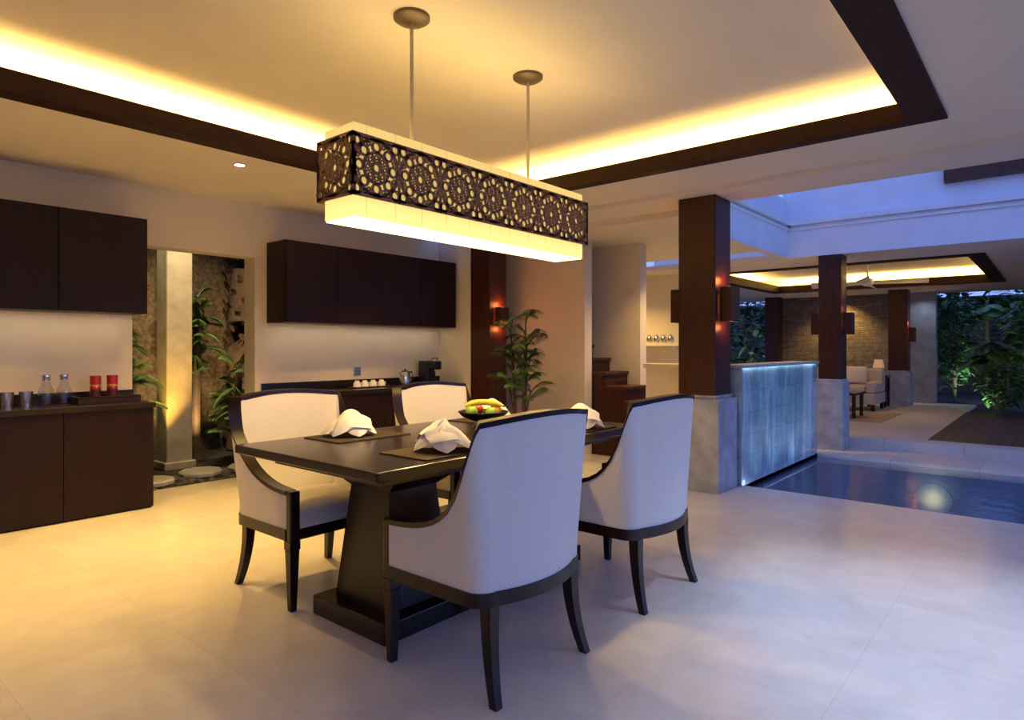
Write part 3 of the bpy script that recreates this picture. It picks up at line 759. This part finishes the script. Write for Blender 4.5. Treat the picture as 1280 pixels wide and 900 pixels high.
frond_palm(3.46,6.90,-.03,38,.48,1.05,'feathery fern between courtyard post and rough trunk',22,LEAF3,'courtyard ferns',.16,.018,16,(.2,1.35),.3)
frond_palm(3.36,7.70,-.03,40,.36,1.85,'tall feathery fern against the courtyard wall right of the post',27,LEAF3,'courtyard ferns',.15,.018,16,(.2,1.4),.5)
frond_palm(2.52,7.70,-.03,40,.36,1.90,'tall feathery fern behind the courtyard post on its left',23,LEAF3,'courtyard ferns',.15,.018,16,(.2,1.4),.5)
bush(1.66,7.6,-.03,.33,.3,2.2,420,.2,'dark shrub in the left courtyard corner',24,LEAF,'courtyard shrubs')
m = MB()
for i in range(420):
    px,py = rnd.uniform(1.9,3.9),rnd.uniform(6.08,6.62); q = rnd.uniform(.018,.04)
    m.ball((px,py,-.03+q*.35),q,q*rnd.uniform(.7,1),q*.6,8,5)
solo('pebble_bed', m, PEB,'dark rounded pebbles on the courtyard ground','pebbles',(2.9,6.5,-.03),smooth=True,kind='stuff')
for i,(px,py) in enumerate(((2.35,6.3),(2.85,6.42),(3.3,6.35))):
    m = MB().lathe([(0,-.0),(.19,0),(.2,.03),(.18,.045),(0,.045)],px,py,9)
    solo('stepping_stone', m, CAPST, ['pale stepping stone left in the courtyard pebbles','pale stepping stone middle of the courtyard pebbles','pale stepping stone right in the courtyard pebbles'][i],'stepping stone',(px,py,0),'stepping stones')

# far garden
struct('ground_garden', MB().box(13.75,24,-8,1.2,-.12,.08).box(15.6,24,1.2,10,-.12,.08), SOIL)
bush(14.25,.72,.08,.38,.38,.9,300,.2,'low green shrub at the deck edge of the far garden',40,LEAF,'far garden shrubs')
frond_palm(15.15,.85,.08,16,.85,1.1,'feather palm behind the low garden shrub',41,LEAF3,'far garden palms',.45,.045,18)
bush(16.5,1.65,.08,.42,.42,2.6,420,.26,'dark shrub next to the grey pavilion end wall',42,LEAF,'far garden shrubs')
bush(16.8,.40,.08,.38,.38,2.5,420,.26,'tall dark shrub at the back right of the far garden',43,LEAF,'far garden shrubs')
strap_plant(14.4,-.12,.08,34,.55,.06,'arching strap plant at the right of the far garden',60,LEAF3,'far garden strap plants',3)
frond_palm(15.3,-.4,.08,14,.95,1.5,'taller feather palm at the right edge of the far garden',61,LEAF3,'far garden palms',.45,.045,18)
frond_palm(18.1,1.2,.08,16,.85,2.2,'tallest feather palm at the back of the far garden',62,LEAF3,'far garden palms',.45,.05,18)
bush(17.2,6.2,.08,1.0,1.0,2.6,520,.35,'dark tree crown seen left of the pavilion wall',70,LEAF2,'background trees','tree','tree',.15)
bush(19.3,2.5,.08,.9,.9,3.8,560,.4,'dark tree behind the far garden shrubs',71,LEAF2,'background trees','tree','tree',.15)
bush(19.3,.0,.08,.9,.9,3.6,560,.4,'dark tree at the right edge behind the garden',72,LEAF2,'background trees','tree','tree',.15)
struct('wall_garden', MB().box(20.6,20.8,-8,12,.0,2.6), DKST)

# ------------------------------------------------------------------ pavilion furniture
Z=.12
S0=2.42
t = thing('sofa','cream sofa with dark feet in the pavilion beyond the pool','sofa',(13.1,S0+.91,Z))
part('base', MB().box(12.7,13.6,S0,S0+1.82,Z+.12,Z+.32), SOFA, t, bevel=.02)
part('backrest', MB().box(13.35,13.6,S0,S0+1.82,Z+.32,Z+.74), SOFA, t, bevel=.04)
for a in ((S0,S0+.15),(S0+1.67,S0+1.82)): part('armrest', MB().box(12.7,13.35,a[0],a[1],Z+.32,Z+.52), SOFA, t, bevel=.03)
for a in ((S0+.16,S0+.905),(S0+.915,S0+1.66)): part('seat_cushion', MB().box(12.68,13.35,a[0],a[1],Z+.32,Z+.45), SOFA, t, bevel=.04)
for a in ((12.76,S0+.05),(13.54,S0+.05),(12.76,S0+1.77),(13.54,S0+1.77)): part('foot', MB().box(a[0]-.03,a[0]+.03,a[1]-.03,a[1]+.03,Z,Z+.12), ESP, t)
def pillow(cx,cy,cz,w,h,th):
    m = MB(); N = 8
    for sg in (-1,1):
        vs = []; fs = []
        for j in range(N+1):
            for i in range(N+1):
                u=-1+2*i/N; v=-1+2*j/N; b=(max(0,(1-u**4)*(1-v**4)))**.5
                vs.append((cx+sg*th*b+.10*v*h, cy+w*u*(1-.08*(1-v*v)), cz+h*v*(1-.08*(1-u*u))))
        for j in range(N):
            for i in range(N):
                a=j*(N+1)+i; fs.append((a,a+1,a+N+2,a+N+1))
        m.add(vs,fs)
    return m
for i,(y,mt) in enumerate(((S0+.42,PILL),(S0+.86,RUGM))):
    solo('cushion', pillow(13.2,y,Z+.62,.20,.17,.06), mt, ['square pale cushion at the lamp end of the sofa','tan cushion beside the pale one on the sofa'][i],'cushion',(13.2,y,Z+.45),'sofa cushions',smooth=True)
t = thing('coffee_table','low dark coffee table on the tan rug','table',(11.5,2.7,Z+.012))
part('tabletop', MB().box(11.2,11.8,2.40,3.1,Z+.37,Z+.41), ESP, t, bevel=.005)
for a in ((11.24,2.44),(11.76,2.44),(11.24,3.06),(11.76,3.06)): part('leg', MB().box(a[0]-.025,a[0]+.025,a[1]-.025,a[1]+.025,Z+.012,Z+.37), ESP, t)
part('shelf', MB().box(11.27,11.73,2.47,3.03,Z+.12,Z+.14), ESP, t)
solo('rug', MB().box(10.9,12.6,2.0,4.2,Z,Z+.012), RUGM, 'tan rug on the pavilion floor','rug',(11.75,3.1,Z))
t = thing('side_table','small dark side table behind the pavilion sofa','table',(13.95,2.6,Z))
part('tabletop', MB().box(13.78,14.12,2.43,2.77,Z+.56,Z+.60), ESP, t, bevel=.004)
for a in ((13.81,2.46),(14.09,2.46),(13.81,2.74),(14.09,2.74)): part('leg', MB().box(a[0]-.02,a[0]+.02,a[1]-.02,a[1]+.02,Z,Z+.56), ESP, t)
zz=Z+.60; lx,ly=13.95,2.6
t = thing('table_lamp','small table lamp with beige shade behind the pavilion sofa','lamp',(lx,ly,zz))
part('base', MB().lathe([(0,zz),(.05,zz),(.045,zz+.03),(.025,zz+.06),(.03,zz+.1),(.012,zz+.14),(.01,zz+.22)],lx,ly,20), BRONZE, t, smooth=True)
part('lamp_shade', MB().lathe([(.10,zz+.14),(.07,zz+.30),(0,zz+.30)],lx,ly,24), LAMPSH, t, smooth=True)
fx,fy = 11.9,2.38
t = thing('ceiling_fan','white ceiling fan under the lit pavilion ceiling','ceiling fan',(fx,fy,2.25))
WM = M('white_enamel',(.75,.74,.72),.4,var=.02)
part('rod', MB().lathe([(0,2.66),(.05,2.66),(.05,2.62),(.014,2.61),(.014,2.38)],fx,fy,14), WM, t, smooth=True)
part('motor', MB().lathe([(.02,2.40),(.08,2.38),(.09,2.31),(.07,2.27),(0,2.25)],fx,fy,24), WM, t, smooth=True)
for kk in range(4):
    a = kk*PI/2+.12; c,s = math.cos(a),math.sin(a)
    def P(r_,w_,z_): return (fx+c*r_-s*w_, fy+s*r_+c*w_, z_)
    part('blade', MB().hexa([P(.08,-.04,2.285),P(.85,-.09,2.265),P(.85,.09,2.345),P(.08,.04,2.325)],[P(.08,-.04,2.293),P(.85,-.09,2.273),P(.85,.09,2.353),P(.08,.04,2.333)]), WM, t)
# hall ledge with jars
t = thing('wall_shelf','pale stone ledge on the far hall wall','shelf',(9.1,4.9,1.27))
part('board', MB().box(8.95,9.2,4.25,5.6,1.27,1.31), WALL, t, bevel=.003)
for yb in (4.4,5.45): part('bracket', MB().box(9.0,9.2,yb-.015,yb+.015,1.2,1.27), WALL, t)
for i,y in enumerate((4.5,4.62,4.74,4.86)):
    t = thing('jar',['silver jar on the hall ledge beside the large column','second silver jar on the hall ledge from the column','third silver jar on the hall ledge from the column','silver jar on the hall ledge furthest from the column'][i],'jar',(9.08,y,1.31),'silver jars on the hall ledge')
    part('body', MB().lathe([(0,1.31),(.04,1.31),(.05,1.34),(.05,1.39),(.03,1.42),(0,1.42)],9.08,y,18), STEEL, t, smooth=True)
    part('lid', MB().lathe([(.032,1.419),(.03,1.432),(.006,1.437),(.008,1.45),(0,1.452)],9.08,y,14), STEEL, t, smooth=True)

# ------------------------------------------------------------------ lights
def area(loc, rot, sx, sy, p, col, name='cove_light'):
    l = bpy.data.lights.new(name,'AREA'); l.shape='RECTANGLE'; l.size=sx; l.size_y=sy; l.energy=p; l.color=col
    o = bpy.data.objects.new(name,l); o.location=loc; o.rotation_euler=rot; C.objects.link(o); return o
def spot(loc, p, col, ang=75, blend=.6, target=None, rad=.03, name='spot_light'):
    l = bpy.data.lights.new(name,'SPOT'); l.energy=p; l.color=col; l.spot_size=math.radians(ang); l.spot_blend=blend; l.shadow_soft_size=rad
    o = bpy.data.objects.new(name,l); o.location=loc
    if target: o.rotation_euler = (Vector(target)-Vector(loc)).to_track_quat('-Z','Y').to_euler()
    C.objects.link(o); return o
def point(loc,p,col,rad=.03,name='point_light'):
    l = bpy.data.lights.new(name,'POINT'); l.energy=p; l.color=col; l.shadow_soft_size=rad
    o = bpy.data.objects.new(name,l); o.location=loc; C.objects.link(o); return o
WARM=(1,.65,.19); WARM2=(1,.62,.19); AMB=(1,.57,.14); NEU=(.60,.74,1)
UP_ = (PI,0,0)
area((1.7,4.45,2.645),UP_,5.6,.08,104,WARM)
area((4.68,2.43,2.645),UP_,.08,3.9,60,WARM)
area((1.7,.38,2.645),UP_,5.6,.08,26,WARM)
area((2.52,2.39,2.212),UP_,1.6,.16,8,WARM,'pendant_uplight')
for x in (2.0,2.52,3.04): spot((x,2.39,1.79),46,WARM2,168,.4,rad=.06,name='pendant_bulb')
for x,y,p in ((2.33,4.61,300),(4.0,4.61,200),(.75,4.61,300)): spot((x,y,2.585),p,AMB,92,.9)
spot((1.0,3.5,2.84),90,AMB,72,.8)
for x,y,p in ((3.3,.3,240),(1.5,.1,80)): spot((x,y,2.585),p,NEU,66,.9)
# unseen dim strips added under the wall cabinets to warm the backsplash
area((1.13,5.66,1.505),(0,0,0),1.7,.03,1.4,(1,.78,.48),'backsplash_fill'); area((4.3,5.66,1.475),(0,0,0),2.1,.03,1.6,(1,.78,.48),'backsplash_fill')
spot((5.58,2.85,2.54),30,WARM2,80,.8)
spot((6.45,3.3,2.48),75,WARM2,110,.9); spot((7.6,3.4,2.48),130,WARM2,120,.8); spot((8.3,5.0,2.48),140,WARM2,120,.8)  # first spot added to warm the stair wall
spot((4.85,4.5,2.58),28,WARM2,120,.9)
# pavilion
area((11.62,.5,2.5),UP_,4.2,.1,52,WARM); area((11.62,4.65,2.5),UP_,4.2,.1,52,WARM); area((13.9,2.57,2.5),UP_,.1,3.8,44,WARM); area((9.35,2.57,2.5),UP_,.1,3.8,44,WARM)
spot((14.95,3.6,2.34),105,WARM2,110,.8,(15.4,3.6,1)); spot((15.0,2.0,2.34),12,NEU,110,.8,(15.4,2.1,1))
spot((12.4,3.0,2.6),45,WARM2,100,.8)
# water wall: strip under the cap lip and submerged uplights, both added to wash it
area((6.9,2.138,1.056),(math.radians(7),0,0),2.3,.018,.8,(.70,.93,1),'cap_fill')
for x in (6.0,6.55,7.1,7.65): spot((x,1.66,-.30),34,(.64,.90,1),58,1,(x+.1,2.15,.60),name='water_wall_fill')
for y in (.2,-1.2,1.6): point((7.0,y,-.25),7,(.50,.64,1),.05,name='pool_fill')  # unseen points added underwater to raise the pool's blue
point((7.9,1.0,-.30),3.5,(1,.82,.38),.05)
# courtyard: amber uplight on the post, added unseen warm spots on the planting and wall
spot((2.66,6.74,.02),230,(1,.55,.08),50,.9,(2.80,7.04,1.4))
spot((3.25,6.35,3.34),230,(1,.76,.40),70,.9,(3.35,7.7,1.1)); spot((2.45,6.35,3.34),190,(1,.76,.40),70,.9,(2.5,7.7,1.1))
spot((3.2,7.25,.2),60,(1,.70,.32),120,.8,(3.3,8.1,1.6))
# unseen spots added to brighten the far garden planting
spot((14.0,1.0,.2),12,(.85,1,.95),110,.8,(15.6,.7,1.3)); spot((14.8,.2,.2),24,(.85,1,.95),110,.8,(16.8,.7,1.6)); spot((16.0,1.2,.2),70,(.75,.95,1),110,.8,(18.6,1.2,2.0)); spot((15.9,5.6,.3),60,(.75,.92,1),110,.8,(17.2,6.2,1.5))
# sconces
for x,y,z,p in ((5.5,2.165,1.83,1.6),(5.5,2.64,1.83,1.6),(5.5,2.165,1.42,1.1),(8.64,1.92,1.72,.35),(8.64,2.31,1.72,.5),(14.61,2.13,1.72,1.2),(5.61,4.90,1.74,2.2),(5.61,4.90,1.46,2.2)): point((x,y,z),p,(1,.26,.06))
# world
w = bpy.data.worlds.new('dusk'); SC.world = w; w.use_nodes = True
bg = w.node_tree.nodes['Background']
tc = w.node_tree.nodes.new('ShaderNodeTexCoord'); sp = w.node_tree.nodes.new('ShaderNodeSeparateXYZ'); cr = w.node_tree.nodes.new('ShaderNodeValToRGB')
w.node_tree.links.new(tc.outputs['Generated'],sp.inputs[0]); w.node_tree.links.new(sp.outputs[2],cr.inputs[0])
cr.color_ramp.elements[0].position=0; cr.color_ramp.elements[0].color=(.22,.34,.90,1); cr.color_ramp.elements[1].position=.8; cr.color_ramp.elements[1].color=(.15,.25,.75,1)
w.node_tree.links.new(cr.outputs[0],bg.inputs[0]); bg.inputs[1].default_value=1.55
# camera
cd = bpy.data.cameras.new('camera'); cd.sensor_width=36; cd.lens=804/1280*36; cd.shift_y=-15/1280; cd.clip_start=.05
co = bpy.data.objects.new('camera',cd); co.location=(0,0,1.24); co.rotation_euler=(PI/2,0,math.radians(40.24-90)); C.objects.link(co); SC.camera=co
